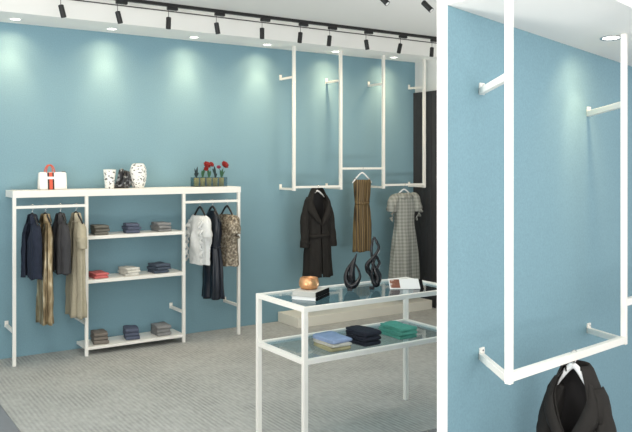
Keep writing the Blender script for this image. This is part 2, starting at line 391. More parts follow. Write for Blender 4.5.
def make_coat(label, loc, rz, group=None):
    t = thing('trench_coat', label, 'coat', loc, rz, group)
    prof = [(-0.035, 0.056, 0.046), (-0.060, 0.068, 0.052), (-0.105, 0.092, 0.062), (-0.165, 0.120, 0.070), (-0.24, 0.132, 0.080),
            (-0.40, 0.122, 0.082), (-0.50, 0.122, 0.084), (-0.66, 0.136, 0.092), (-0.90, 0.154, 0.104)]
    def gap(z):
        u = min(1, max(0, (z+0.34)/0.305))
        return 0.02+1.12*u**1.2
    bm = shell(prof, 54, 80, folds=((4, 0.0, 0.007, 0.4), (9, 0.001, 0.006, 1.1)), wr=0.006, sd=2.0, gap=gap)
    body = thick(obj('coat_body', bm, M['coat'], t, True), 0.006)
    # inner back in the neck opening
    bm = B(); P = catmull([(-0.03, 0.050, 0.03), (-0.09, 0.090, 0.045), (-0.16, 0.115, 0.055), (-0.42, 0.110, 0.06)], 16); prev = None
    for z, w, d in P:
        ring = [bm.verts.new((w*math.cos(PI*k/16), d*math.sin(PI*k/16)-0.005, z)) for k in range(17)]
        if prev:
            for k in range(16): bm.faces.new((prev[k], prev[k+1], ring[k+1], ring[k]))
        prev = ring
    thick(obj('lining', bm, M['coat_lining'], t, True), 0.003)
    # lapels: folded-back fronts with a notch
    for sg in (-1, 1):
        bm = B(); prev = None
        for i in range(25):
            u = i/24; z = -0.075-0.285*u
            k = 0
            for j in range(len(prof)-1):
                if prof[j][0] >= z >= prof[j+1][0]: k = j
            f = (prof[k][0]-z)/(prof[k][0]-prof[k+1][0]); w = prof[k][1]+(prof[k+1][1]-prof[k][1])*f; d = prof[k][2]+(prof[k+1][2]-prof[k][2])*f
            g = gap(z)
            lw = (0.30+0.55*math.sin(min(1, u/0.42)*PI/2)) if u < 0.42 else 0.85*max(0.0, 1-(u-0.42)/0.58)**0.8+0.03
            row = []
            for j in range(5):
                a = g+(lw*j/4)
                sx, cx = math.sin(a), -math.cos(a)
                lift = 0.010+0.010*math.sin(PI*j/4)+0.006*j/4
                row.append(bm.verts.new((sg*(abs(sx)**0.8*(w+lift)), math.copysign(abs(cx)**0.8, cx)*(d+lift), z-0.015*j/4)))
            if prev:
                for j in range(4): bm.faces.new((prev[j], prev[j+1], row[j+1], row[j]))
            prev = row
        thick(obj('lapel', bm, M['coat'], t, True), 0.005)
    # collar folded over round the neck
    bm = B(); prev = None
    for k in range(41):
        a = 0.75+(2*PI-1.5)*k/40; sx, cx = math.sin(a), -math.cos(a)
        e = abs(k-20)/20                                     # 0 at the nape, 1 at the points
        drop = 0.066+0.060*e
        sec = [(0.048, 0.044, -0.052), (0.050, 0.046, -0.020), (0.057, 0.052, -0.012), (0.072, 0.064, -0.030), (0.086+0.022*e, 0.078, -0.034-drop*0.55), (0.104+0.030*e, 0.090+0.006*e, -0.044-drop)]
        row = [bm.verts.new((sx*w, cx*d, z)) for w, d, z in sec]
        if prev:
            for j in range(5): bm.faces.new((prev[j], prev[j+1], row[j+1], row[j]))
        prev = row
    thick(obj('collar', bm, M['coat'], t, True), 0.005)
    for sg in (-1, 1):
        sl = sleeve(t, [(sg*0.078, 0, -0.130, 0.018), (sg*0.108, 0, -0.178, 0.038), (sg*0.134, -0.004, -0.27, 0.047), (sg*0.150, -0.010, -0.38, 0.046), (sg*0.156, -0.022, -0.50, 0.043), (sg*0.158, -0.026, -0.60, 0.046)], M['coat'], 0.95, 0.22, 3+sg)
        bm = B(); tube(bm, [(sg*0.156, -0.024, -0.535, 0.048), (sg*0.157, -0.025, -0.56, 0.049)], 4, 18, flat=0.95); obj('cuff_strap', bm, M['coat'], sl, True)
        # storm flap over the upper chest
        bm = B(); prev = None
        for i in range(13):
            u = i/12; a = 1.05+0.9*u
            sx, cx = math.sin(a), -math.cos(a)
            row = []
            for z, w, d in ((-0.100, 0.112, 0.074), (-0.14, 0.136, 0.084), (-0.19, 0.146, 0.096), (-0.235-0.02*math.sin(PI*u), 0.150, 0.104)):
                row.append(bm.verts.new((sg*sx**0.8*w, math.copysign(abs(cx)**0.8, cx)*d, z)))
            if prev:
                for j in range(3): bm.faces.new((prev[j], prev[j+1], row[j+1], row[j]))
            prev = row
        thick(obj('storm_flap', bm, M['coat'], t, True), 0.004)
    # belt
    bm = B(); P = []
    for z, w, d in ((-0.470, 0.130, 0.092), (-0.505, 0.130, 0.093)):
        P.append([bm.verts.new((math.copysign(abs(math.sin(2*PI*k/60))**0.8, math.sin(2*PI*k/60))*w, -math.copysign(abs(math.cos(2*PI*k/60))**0.8, math.cos(2*PI*k/60))*d, z+0.003*math.sin(6*PI*k/60))) for k in range(60)])
    for k in range(60): bm.faces.new((P[0][k], P[0][(k+1) % 60], P[1][(k+1) % 60], P[1][k]))
    thick(obj('belt', bm, M['coat'], t, True), 0.005)
    return t

GF = 'white hangers on the wall frame'
R1 = (4.165, FYY, 1.361); R2 = (4.728, FYY, 1.543); R3 = (5.30, FYY, 1.364)
hanger('white hanger inside the collar of the dark coat on the wall frame', R1, 0, 0.10, 0.075, 0.040, M['white_hanger'], GF)
hanger('white hanger holding the olive strapless dress', R2, 0, 0.125, 0.105, 0.045, M['white_hanger'], GF)
hanger('white hanger in the neckline of the grey checked dress', R3, 0, 0.13, 0.095, 0.050, M['white_hanger'], GF)
make_coat('long dark charcoal coat hanging on the wall frame left of the olive dress', R1, math.radians(-4))

# olive strapless dress
t = thing('strapless_dress', 'olive brown striped strapless dress hanging from the middle rail of the wall frame', 'dress', R2, math.radians(-4))
bm = shell([(-0.118, 0.092, 0.040), (-0.15, 0.098, 0.048), (-0.26, 0.090, 0.052), (-0.36, 0.078, 0.048), (-0.44, 0.086, 0.052), (-0.62, 0.098, 0.056), (-0.865, 0.100, 0.060)],
           50, 84, folds=((11, 0.002, 0.006, 0.3), (5, 0.001, 0.004, 1.4)), wr=0.004, sd=7, asym=0.03)
body = thick(obj('dress_body', bm, M['olive'], t, True), 0.003)
bm = B(); P = []
for z, w, d in ((-0.350, 0.086, 0.056), (-0.378, 0.086, 0.056)):
    P.append([bm.verts.new((math.sin(2*PI*k/48)*w, -math.cos(2*PI*k/48)*d, z)) for k in range(48)])
for k in range(48): bm.faces.new((P[0][k], P[0][(k+1) % 48], P[1][(k+1) % 48], P[1][k]))
thick(obj('waist_band', bm, M['olive'], t, True), 0.004)
for sg in (-1, 1):
    bm = B(); tube(bm, [(sg*0.075, -0.02, -0.122, 0.003), (sg*0.092, -0.008, -0.105, 0.003), (sg*0.10, 0.012, -0.118, 0.003)], 10, 6); obj('hanging_loop', bm, M['olive'], t, True)

# grey checked dress
t = thing('checked_dress', 'long grey checked dress with ruffled short sleeves before the black slats', 'dress', R3, math.radians(-4))
bm = shell([(-0.088, 0.066, 0.042), (-0.105, 0.090, 0.050), (-0.145, 0.122, 0.060), (-0.22, 0.126, 0.068), (-0.36, 0.116, 0.068), (-0.44, 0.116, 0.070), (-0.60, 0.140, 0.082), (-0.85, 0.166, 0.092), (-1.06, 0.182, 0.098)],
           56, 88, folds=((6, 0.0, 0.010, 0.4), (11, 0.001, 0.006, 0.9)), wr=0.005, sd=11)
thick(obj('dress_body', bm, M['check'], t, True), 0.003)
for sg in (-1, 1):
    sl = sleeve(t, [(sg*0.085, 0, -0.110, 0.026), (sg*0.120, 0, -0.135, 0.050), (sg*0.148, -0.004, -0.185, 0.064), (sg*0.162, -0.008, -0.255, 0.062), (sg*0.165, -0.008, -0.29, 0.048)], M['check'], 0.9, 0.35, 5*sg)
    ruffle(sl, 'ruffle', [(sg*0.140, -0.062, -0.17), (sg*0.165, -0.062, -0.25), (sg*0.170, -0.03, -0.31), (sg*0.150, 0.0, -0.37)], 0.035, 4, M['check'], sg*0.7, sg)
bm = B()
for sg in (-1, 1):
    prev = None
    for i in range(9):
        a = 0.15+1.25*i/8
        p1 = bm.verts.new((sg*0.078*math.sin(a), -0.048*math.cos(a), -0.088)); p2 = bm.verts.new((sg*0.118*math.sin(a), -0.076*math.cos(a), -0.140-0.01*math.sin(4*a)))
        if prev: bm.faces.new((prev[0], p1, p2, prev[1]))
        prev = (p1, p2)
thick(obj('neck_frill', bm, M['check'], t, True), 0.003)

# side-on garments of the left bay (their fronts face -x)
Q = -PI/2
GL = 'black hangers on the left rail'; ZR = 1.249
def side_hanger(x, dz, label, g, rz, half=0.15):
    hanger(label, (x, FY, ZR), rz, half, 0.085, 0.052, M['black_hanger'], g, thick=0.015)
def jacket(name, label, cat, x, m, L, rz, sd, slv=0.42, w=0.15, flare=1.0, d=0.055, group=None):
    t = thing(name, label, cat, (x, FY, ZR), rz, group)
    bm = shell([(-0.062, 0.036, 0.022), (-0.090, 0.055, 0.026), (-0.130, 0.085, d*0.6), (-0.180, w*0.78, d*0.8), (-0.26, w*0.88, d), (-L*0.62, w*0.9*flare, d), (-L, w*flare, d*1.12*flare)],
               50, 72, folds=((6, 0.001, 0.011, sd), (11, 0.001, 0.006, sd*2)), wr=0.008, sd=sd, gap=lambda z: 0.04+0.5*max(0, 1+(z+0.055)/0.22))
    thick(obj('garment_body', bm, m, t, True), 0.004)
    for sg in (-1, 1):
        if slv:
            sleeve(t, [(sg*0.070, 0, -0.125, 0.018), (sg*0.108, 0, -0.175, 0.036), (sg*0.135, -0.004, -0.27, 0.042), (sg*0.146, -0.006, -slv*0.75, 0.039), (sg*0.150, -0.008, -slv, 0.037)], m, 0.85, 0.3, sd+sg)
    bm = B(); prev = None
    for k in range(25):
        a = 0.6+(2*PI-1.2)*k/24; sx, cx = math.sin(a), -math.cos(a); e = abs(k-12)/12
        row = [bm.verts.new((sx*ww, cx*dd, z)) for ww, dd, z in ((0.036, 0.022, -0.080), (0.040, 0.026, -0.056), (0.052, 0.034, -0.062), (0.074+0.01*e, 0.046, -0.115-0.02*e))]
        if prev:
            for j in range(3): bm.faces.new((prev[j], prev[j+1], row[j+1], row[j]))
        prev = row
    thick(obj('collar', bm, m, t, True), 0.004)
    return t
xs = (1.412, 1.512, 1.630, 1.757)
for x, nm in zip(xs, ('navy jacket', 'gold sequin dress', 'charcoal jacket', 'beige coat')):
    side_hanger(x, 0, 'black hanger inside the %s on the left rail of the rack' % nm, GL, Q+0.06)
jacket('denim_jacket', 'navy blue jacket first from the left on the left rail', 'jacket', xs[0], M['navy'], 0.56, Q+0.08, 1.0, 0.55, d=0.046)
t = jacket('sequin_dress', 'shiny gold dress hanging between the navy and charcoal jackets', 'dress', xs[1], M['gold'], 0.935, Q+0.10, 2.3, 0.0, 0.125, 0.95, d=0.042)
jacket('felt_jacket', 'charcoal grey jacket hanging between the gold dress and the beige coat', 'jacket', xs[2], M['charcoal'], 0.54, Q+0.08, 3.1, 0.53, d=0.046)
jacket('linen_coat', 'long beige coat nearest the shelves on the left rail', 'coat', xs[3], M['beige'], 0.905, Q+0.10, 4.4, 0.34, 0.14, 1.05, d=0.042)

GR = 'black hangers on the right rail'
xr = (2.866, 2.990, 3.138)
for x, nm in zip(xr, ('white ruffled blouse', 'navy satin dress', 'snake print top')):
    hanger('black hanger holding the %s on the right rail of the rack' % nm, (x, FY, ZR), Q+0.12, 0.135, 0.135, 0.046, M['black_hanger'], GR, thick=0.017)
t = thing('ruffled_blouse', 'white blouse with ruffled sides on the right rail', 'blouse', (xr[0], FY, ZR), Q+0.12)
bm = shell([(-0.125, 0.085, 0.034), (-0.155, 0.112, 0.044), (-0.22, 0.124, 0.052), (-0.36, 0.126, 0.056), (-0.50, 0.130, 0.056), (-0.56, 0.126, 0.052)], 40, 76, folds=((7, 0.0, 0.008, 0.2), (13, 0.001, 0.005, 1)), wr=0.015, wf=15, sd=21)
thick(obj('blouse_body', bm, M['white_cloth'], t, True), 0.003)
for sg in (-1, 1):
    sl = sleeve(t, [(sg*0.085, 0, -0.135, 0.024), (sg*0.112, 0, -0.170, 0.040), (sg*0.130, -0.006, -0.24, 0.046), (sg*0.135, -0.008, -0.31, 0.046)], M['white_cloth'], 0.85, 0.4, sg)
    for q in range(2):
        ruffle(sl, 'ruffle', [(sg*(0.100-0.03*q), -0.055, -0.16), (sg*(0.118-0.03*q), -0.066, -0.28), (sg*(0.122-0.02*q), -0.068, -0.40), (sg*(0.122-0.02*q), -0.060, -0.52)], 0.034, 6, M['white_cloth'], sg*0.6, q+sg, 0.02)
t = thing('satin_dress', 'long navy satin dress with tied waist on the right rail', 'dress', (xr[1], FY, ZR), Q+0.12)
bm = shell([(-0.085, 0.050, 0.024), (-0.120, 0.085, 0.034), (-0.18, 0.112, 0.044), (-0.27, 0.112, 0.050), (-0.40, 0.092, 0.044), (-0.47, 0.100, 0.050), (-0.62, 0.118, 0.058), (-0.88, 0.130, 0.068)],
           54, 80, folds=((8, 0.0, 0.010, 0.5), (5, 0.001, 0.006, 1.3)), wr=0.006, sd=31)
thick(obj('dress_body', bm, M['navy_satin'], t, True), 0.003)
bm = B(); tube(bm, [(0.102*math.sin(2*PI*k/12), -0.050*math.cos(2*PI*k/12), -0.415, 0.010) for k in range(12)], 48, 8, closed=True); obj('waist_tie', bm, M['navy_satin'], t, True)
t = thing('print_top', 'grey and brown snake print top nearest the right end of the rack', 'top', (xr[2], FY, ZR), Q+0.10)
bm = shell([(-0.125, 0.075, 0.030), (-0.160, 0.108, 0.042), (-0.22, 0.128, 0.056), (-0.36, 0.132, 0.060), (-0.52, 0.138, 0.062), (-0.595, 0.142, 0.064)], 40, 76, folds=((6, 0.001, 0.007, 0.8), (11, 0.001, 0.005, 0.1)), wr=0.009, wf=13, sd=41, asym=0.05)
thick(obj('top_body', bm, M['snake'], t, True), 0.003)
for sg in (-1, 1):
    sl = sleeve(t, [(sg*0.085, 0, -0.140, 0.026), (sg*0.120, 0, -0.175, 0.044), (sg*0.145, -0.012, -0.235, 0.054), (sg*0.152, -0.018, -0.29, 0.056)], M['snake'], 1.0, 0.4, 2*sg)
    ruffle(sl, 'ruffle', [(sg*0.125, -0.05, -0.18), (sg*0.150, -0.062, -0.24), (sg*0.155, -0.03, -0.30), (sg*0.15, 0.03, -0.31)], 0.035, 4, M['snake'], sg*0.6, sg)

# ------------------------------------------------------------------ folded clothes
def folded(W, L, h, m, sd):
    """one garment folded over at its front edge: two layers with a real gap"""
    bm = B(); r = h/2; g = h*0.07; poly = []
    for k in range(6): poly.append((L/2-(L-r)*k/5, 0))
    for k in range(1, 8): poly.append((-L/2+r-r*math.sin(PI*k/8), r-r*math.cos(PI*k/8)))
    for k in range(6): poly.append((-L/2+r+(L-r)*k/5, h))
    for k in range(6): poly.append((L/2-0.002-(L-r*1.25)*k/5, r+g))
    for k in range(6): poly.append((-L/2+r*1.25+(L-r*1.25)*k/5-0.002, r-g))
    nx = 14; rings = []
    for i in range(nx+1):
        x = -W/2+W*i/nx; e = 1-0.22*abs(2*i/nx-1)**6
        ring = []
        for y, z in poly:
            q = noise.noise(Vector((x*16+sd*3.1, y*16+sd, z*10)))
            q2 = noise.noise(Vector((x*40+sd, y*40+sd*2, z*20)))
            zz = (z-r)*e+r+(q*0.006+q2*0.0025)*min(1, z/h*1.4)
            ring.append(bm.verts.new((x+0.006*q*(1 if i in (0, nx) else 0.3), y*(1+0.05*q)+q2*0.003, max(zz, 0.0003))))
        rings.append(ring)
    n = len(poly)
    for a, b in zip(rings, rings[1:]):
        for k in range(n): bm.faces.new((a[k], a[(k+1) % n], b[(k+1) % n], b[k]))
    for rr in (rings[0], rings[-1]):
        # close the ends layer by layer
        k1, k2 = list(range(0, 19)), list(range(19, 31))
        for j in range(5): bm.faces.new((rr[j], rr[j+1], rr[30-(j+1)], rr[30-j]))
        for j in range(5): bm.faces.new((rr[13+j], rr[14+j], rr[24-(j+1)], rr[24-j]))
        bm.faces.new([rr[k] for k in range(5, 14)]+[rr[24], rr[25]])
    return bm
pos_words = {2: ('lower', 'upper'), 3: ('lowest', 'middle', 'topmost'), 4: ('lowest', 'second lowest', 'second highest', 'topmost')}
HS = 0.88
def stack(x, y, z, rz, W, L, items, where, group):
    zz = z
    for i, (rgb, h, word) in enumerate(items):
        m = M.get('fold_%s' % (rgb,)) or cloth('folded_cloth', rgb, 0.9, 0.2, 30, 0.5)
        M['fold_%s' % (rgb,)] = m
        h *= HS
        bm = folded(W*random.uniform(0.94, 1.04), L*random.uniform(0.95, 1.04), h, m, x*7+y*3+i*5+z)
        o = obj('folded_garment', bm, m, None, True)
        o.location = (x+random.uniform(-.004, .004), y+random.uniform(-.004, .004), zz+0.0005); o.rotation_euler = (0, 0, rz+random.uniform(-.13, .13))
        tag(o, '%s %s folded garment of the %s' % (word, pos_words[len(items)][i] if False else '', where), 'folded clothes', group)
        o['label'] = '%s %s folded garment in the %s' % (pos_words[len(items)][i], word, where)
        zz += h*0.97+0.001
G1 = 'folded clothes on the rack shelves'
olv = (112, 110, 102); nav = (88, 95, 113); gry = (138, 138, 137); cor = (205, 112, 110); wht = (214, 212, 203); slate = (78, 88, 102); brn = (124, 117, 109)
W0, L0 = 0.122, 0.17
xA, xB, xC = 1.985, 2.262, 2.535; yS = -0.187
stack(xA, yS, 0.993, 0.05, W0, L0, [(olv, .030, 'olive grey')]*3, 'left stack on the upper shelf', G1)
stack(xB, yS, 0.993, -0.1, W0, L0, [(nav, .032, 'navy')]*3, 'middle stack on the upper shelf', G1)
stack(xC, yS, 0.993, 0.05, W0, L0, [(gry, .030, 'mid grey')]*3, 'right stack on the upper shelf', G1)
stack(xA-0.01, yS, 0.628, 0.0, W0, L0, [(cor, .026, 'coral red')]*2, 'left stack on the middle shelf', G1)
stack(xB-0.02, yS, 0.628, 0.1, W0, L0, [(wht, .025, 'white')]*3, 'middle stack on the middle shelf', G1)
stack(xC-0.02, yS, 0.628, 0.12, W0+.02, L0, [(slate, .030, 'dark slate')]*3, 'right stack on the middle shelf', G1)
stack(xA, yS, 0.073, -0.08, W0, L0, [(brn, .036, 'brown grey')]*3, 'left stack on the bottom shelf', G1)
stack(xB, yS, 0.073, -0.1, W0, L0, [(nav, .036, 'navy')]*3, 'middle stack on the bottom shelf', G1)
stack(xC, yS, 0.073, 0.03, W0, L0, [(gry, .035, 'mid grey')]*3, 'right stack on the bottom shelf', G1)

# ------------------------------------------------------------------ things on top of the unit
ZT = 1.380
# handbag
t = thing('handbag', 'white handbag with an orange and dark stripe and orange handle on the rack top', 'handbag', (1.603, -0.15, ZT))
bw, bd, bh = 0.225, 0.10, 0.145
bm = B(); rings = []
for i in range(41):
    v = i/40; z = bh*v
    k = 1-0.10*v**2; 
    rr = 0.025
    w = bw/2*(1-0.03*v); d = bd/2*(1-0.45*v**1.6)
    ed = min(1, (v/0.06)**0.5 if v < 0.06 else 1)*(1 if v < 0.95 else 0.97)
    rc = 0.014*(1-math.sqrt(max(0, 1-max(0, (abs(v-0.5)-0.40)/0.10)**2)))
    w -= rc
    ring = []
    for j in range(40):
        a = 2*PI*j/40; c, s_ = math.cos(a), math.sin(a)
        ring.append(bm.verts.new((math.copysign(abs(c)**0.28, c)*(w-0.008*(1-ed)), math.copysign(abs(s_)**0.35, s_)*(d-0.008*(1-ed)), z)))
    rings.append(ring)
for a, b in zip(rings, rings[1:]):
    for j in range(40): bm.faces.new((a[j], a[(j+1) % 40], b[(j+1) % 40], b[j]))
bm.faces.new(rings[0][::-1]); bm.faces.new(rings[-1])
obj('bag_body', bm, M['leather_white'], t, True)
def bag_band(name, x0, x1, z0, z1, m, off=0.0025):
    bm = B(); prev = None
    for i in range(13):
        v = (z0+(z1-z0)*i/12)/bh; d = bd/2*(1-0.45*v**1.6)+off
        a = bm.verts.new((x0, -d, v*bh)); b = bm.verts.new((x1, -d, v*bh))
        if prev: bm.faces.new((prev[0], prev[1], b, a))
        prev = (a, b)
    o = thick(obj(name, bm, m, t), 0.004); return o
sx0 = -0.048
bag_band('dark_stripe', sx0, sx0+0.014, 0.003, 0.143, M['dark_brown'])
bag_band('orange_stripe', sx0+0.013, sx0+0.039, 0.003, 0.143, M['orange'], 0.003)
bag_band('dark_stripe', sx0+0.038, sx0+0.052, 0.003, 0.143, M['dark_brown'])
bag_band('buckle_strap', sx0-0.004, sx0+0.056, 0.088, 0.108, M['leather_white'], 0.006)
for yy in (-0.030, 0.030):
    bm = B(); tube(bm, [(-0.022+0.033*math.cos(a), yy*(1-0.25*math.sin(a)), 0.142+0.062*math.sin(a), 0.0045) for a in [PI*k/10 for k in range(11)]], 30, 10); obj('handle', bm, M['orange'], t, True)
bm = B(); box(bm, 0.075, -0.012, 0.138, 0.105, 0.006, 0.150, 0.003); obj('zip_tab', bm, M['dark_brown'], t)
# speckled tapered pot
t = thing('tapered_vase', 'white speckled flared cup vase at the left of the black knot', 'vase', (2.083, -0.15, ZT))
bm = B(); lathe(bm, [(0.036, 0.0), (0.038, 0.004), (0.046, 0.09), (0.053, 0.162), (0.050, 0.163), (0.043, 0.09), (0.034, 0.010), (0.0, 0.010)], 40); obj('cup', bm, M['speckle'], t, True)
# tall oval vase
t = thing('oval_vase', 'tall white speckled oval vase at the right of the black knot', 'vase', (2.338, -0.15, ZT))
bm = B(); lathe(bm, [(0.044, 0.0), (0.050, 0.004), (0.066, 0.05), (0.075, 0.11), (0.072, 0.16), (0.058, 0.200), (0.044, 0.216), (0.040, 0.214), (0.050, 0.195), (0.060, 0.15), (0.060, 0.1), (0.0, 0.09)], 44); obj('vase_body', bm, M['speckle'], t, True)
# black knot
t = thing('knot_sculpture', 'black and grey marbled knot sculpture between the two speckled vases', 'sculpture', (2.198, -0.150, ZT)); t.scale = (1.14, 1.0, 1.12)
bm = B(); tube(bm, [(-0.045, 0.0, 0.020, 0.017), (-0.030, -0.02, 0.075, 0.018), (-0.012, -0.008, 0.135, 0.019), (0.008, 0.02, 0.110, 0.018), (0.0, 0.022, 0.05, 0.019), (0.018, 0.0, 0.020, 0.018), (0.035, -0.02, 0.06, 0.018), (0.038, -0.006, 0.115, 0.017), (0.022, 0.016, 0.12, 0.016), (0.006, -0.022, 0.075, 0.019), (-0.012, -0.028, 0.024, 0.019)], 110, 14, closed=True)
obj('upper_loop', bm, M['marble'], t, True)
bm = B(); tube(bm, [(-0.05, 0.02, 0.016, 0.016), (0.0, 0.032, 0.017, 0.016), (0.045, 0.010, 0.018, 0.017), (0.050, -0.018, 0.06, 0.015), (0.03, -0.030, 0.022, 0.016), (-0.02, -0.012, 0.018, 0.017)], 70, 14, closed=True)
obj('lower_loop', bm, M['marble'], t, True)

# glass planter with five pots
t = thing('glass_planter', 'smoky glass box holding five flower pots on the rack top', 'planter', (3.022, -0.155, ZT))
GX, GY, GH = 0.168, 0.042, 0.088
bm = B(); w = 0.0025
box(bm, -GX, -GY, 0.0002, GX, GY, 0.003)
for (a, b, c, d) in ((-GX, -GY, GX, -GY+w), (-GX, GY-w, GX, GY), (-GX, -GY+w, -GX+w, GY-w), (GX-w, -GY+w, GX, GY-w)): box(bm, a, b, 0.003, c, d, GH)
obj('glass_box', bm, M['glass_box'], t)
def flower(parent, x, y, z, r, m, sd, tilt):
    r *= 1.18; rnd = random.Random(sd); bm = B()
    for ringi in range(3):
        nP = 7-ringi
        for k in range(nP):
            a = 2*PI*k/nP+ringi*0.5; rr = r*(1-0.22*ringi); up = 0.15+0.35*ringi
            prev = None
            for i in range(6):
                u = i/5; wd = rr*0.55*math.sin(PI*min(0.95, 0.15+0.8*u))
                c = Vector((math.cos(a), math.sin(a), 0))*rr*u+Vector((0, 0, up*rr*u+0.25*rr*u*u)); n = Vector((-math.sin(a), math.cos(a), 0))
                row = (bm.verts.new(c-n*wd), bm.verts.new(c+Vector((0, 0, -0.12*rr))), bm.verts.new(c+n*wd))
                if prev:
                    for j in range(2): bm.faces.new((prev[j], prev[j+1], row[j+1], row[j]))
                prev = row
    bmesh.ops.transform(bm, matrix=Matrix.Translation((x, y, z)) @ Matrix.Rotation(tilt[0], 4, 'X') @ Matrix.Rotation(tilt[1], 4, 'Y'), verts=bm.verts[:])
    return thick(obj('flower', bm, m, parent, True), 0.0008)
def leaves(parent, specs, m):
    bm = B()
    for (bx, by, bz, ex, ey, ez, wd) in specs:
        ez += 0.014; wd *= 1.25
        a = Vector((bx, by, bz)); b = Vector((ex, ey, ez)); prev = None
        sd = (b-a).cross(Vector((0.3, -1, 0.2))).normalized()
        for i in range(7):
            u = i/6; c = a.lerp(b, u)+Vector((0, 0, 0.012*math.sin(PI*u))); w2 = wd*math.sin(PI*(0.08+0.9*u))
            row = (bm.verts.new(c-sd*w2), bm.verts.new(c+Vector((0, 0.003, -0.002))), bm.verts.new(c+sd*w2))
            if prev:
                for j in range(2): bm.faces.new((prev[j], prev[j+1], row[j+1], row[j]))
            prev = row
    return thick(obj('leaves', bm, m, parent, True), 0.0008)
plants = [
    ('small pot with a dark flowerless sprig at the left end of the glass planter', 0, [], 'dark_leaf', [(0, 0, .07, -.022, -.01, .155, .007), (0, 0, .07, .012, 0, .17, .009), (0, 0, .08, .02, -.01, .115, .009), (0, 0, .08, -.02, 0, .108, .010)]),
    ('flower pot with the largest red bloom leaning right in the glass planter', 1, [(.040, 0, .195, .032, 'petal', (1.0, 0.1)), (.028, -.012, .162, .020, 'petal', (1.2, -.2))], 'leaf', [(0, 0, .07, -.01, -.005, .135, .011), (0, 0, .07, .018, 0, .155, .010)]),
    ('flower pot with a smaller red bloom in the middle of the glass planter', 2, [(.022, 0, .200, .024, 'petal', (1.0, 0.3))], 'leaf', [(0, 0, .07, -.014, 0, .15, .011), (0, 0, .07, .016, -.008, .13, .011)]),
    ('flower pot with bare dark green leaves, fourth in the glass planter', 3, [], 'dark_leaf', [(0, 0, .07, -.012, -.006, .175, .012), (0, 0, .09, -.03, 0, .15, .009), (0, 0, .07, .02, 0, .105, .008)]),
    ('flower pot with red bloom and pink bud at the right planter end', 4, [(.032, 0, .195, .034, 'petal', (1.0, 0.2)), (-.030, -.004, .175, .018, 'petal_dark', (0.8, -.3))], 'leaf', [(0, 0, .07, -.012, 0, .14, .011), (0, 0, .07, .012, -.006, .15, .009), (0, 0, .07, .040, 0, .13, .006)]),
]
for lab, i, fl, lm, lv in plants:
    px = 3.022-0.130+0.064*i
    p = thing('flower_pot', lab, 'flower pot', (px, -0.155, ZT+0.0035), 0.3*i, 'flower pots in the glass planter'); p.rotation_euler = (0, 0, 0)
    bm = B(); lathe(bm, [(0.021, 0), (0.023, 0.003), (0.0235, 0.078), (0.0215, 0.079), (0.0205, 0.069), (0, 0.069)], 24); obj('pot', bm, M['kraft'], p, True)
    bm = B(); lathe(bm, [(0.020, 0.0685), (0.018, 0.0715), (0, 0.072)], 20); obj('soil', bm, M['soil'], p, True)
    leaves(p, lv, M[lm])
    for k, (fx, fy, fz, r, m, tl) in enumerate(fl):
        bm = B(); tube(bm, [(0, 0, 0.068, 0.0018), (fx*0.3, fy, 0.068+(fz-0.068)*0.5, 0.0016), (fx, fy, fz, 0.0014)], 14, 6); obj('stem', bm, M['leaf'], p, True)
        flower(p, fx, fy, fz, r, M[m], i*7+k, tl)

# ------------------------------------------------------------------ glass display table
TX0, TX1, TY0, TY1, TZ = 2.155, 3.318, -3.142, -2.612, 0.827
LT = 0.027
t = thing('display_table', 'white framed two-tier glass display table in front of the rack', 'table')
for x in (TX0+LT/2, TX1-LT/2):
    for y in (TY0+LT/2, TY1-LT/2):
        bm = B(); bar(bm, (x, y, 0.0), (x, y, TZ), LT, bev=0.0012); obj('leg', bm, M['metal_white'], t)
def rails(name, z0, z1):
    bm = B()
    for y in (TY0, TY1-LT): box(bm, TX0+LT*0.98, y+0.0005, z0, TX1-LT*0.98, y+LT-0.0005, z1, 0.0012)
    for x in (TX0, TX1-LT): box(bm, x+0.0005, TY0+LT*0.98, z0, x+LT-0.0005, TY1-LT*0.98, z1, 0.0012)
    obj(name, bm, M['metal_white'], t)
rails('top_frame', TZ-0.027, TZ-0.0005); rails('shelf_frame', 0.517, 0.5445)
for name, z in (('glass_top', TZ-0.008), ('glass_shelf', 0.5365)):
    bm = B(); box(bm, TX0+LT-0.001, TY0+LT-0.001, z-0.006, TX1-LT+0.001, TY1-LT+0.001, z); obj(name, bm, M['glass'], t)
ZG = TZ-0.008; ZS = 0.5365
HS = 1.0
G2 = 'folded clothes on the table shelf'
stack(2.456, -2.975, ZS, 0.04, 0.135, 0.20, [((176, 168, 132), .024, 'khaki'), ((206, 202, 190), .020, 'cream'), ((158, 174, 206), .026, 'pale blue')], 'left stack on the table shelf', G2)
stack(2.668, -2.988, ZS, -0.06, 0.125, 0.185, [((46, 48, 58), .029, 'black')]*3, 'middle stack on the table shelf', G2)
stack(2.965, -2.955, ZS, -0.08, 0.13, 0.22, [((96, 168, 150), .023, 'green')]*3, 'right stack on the table shelf', G2)

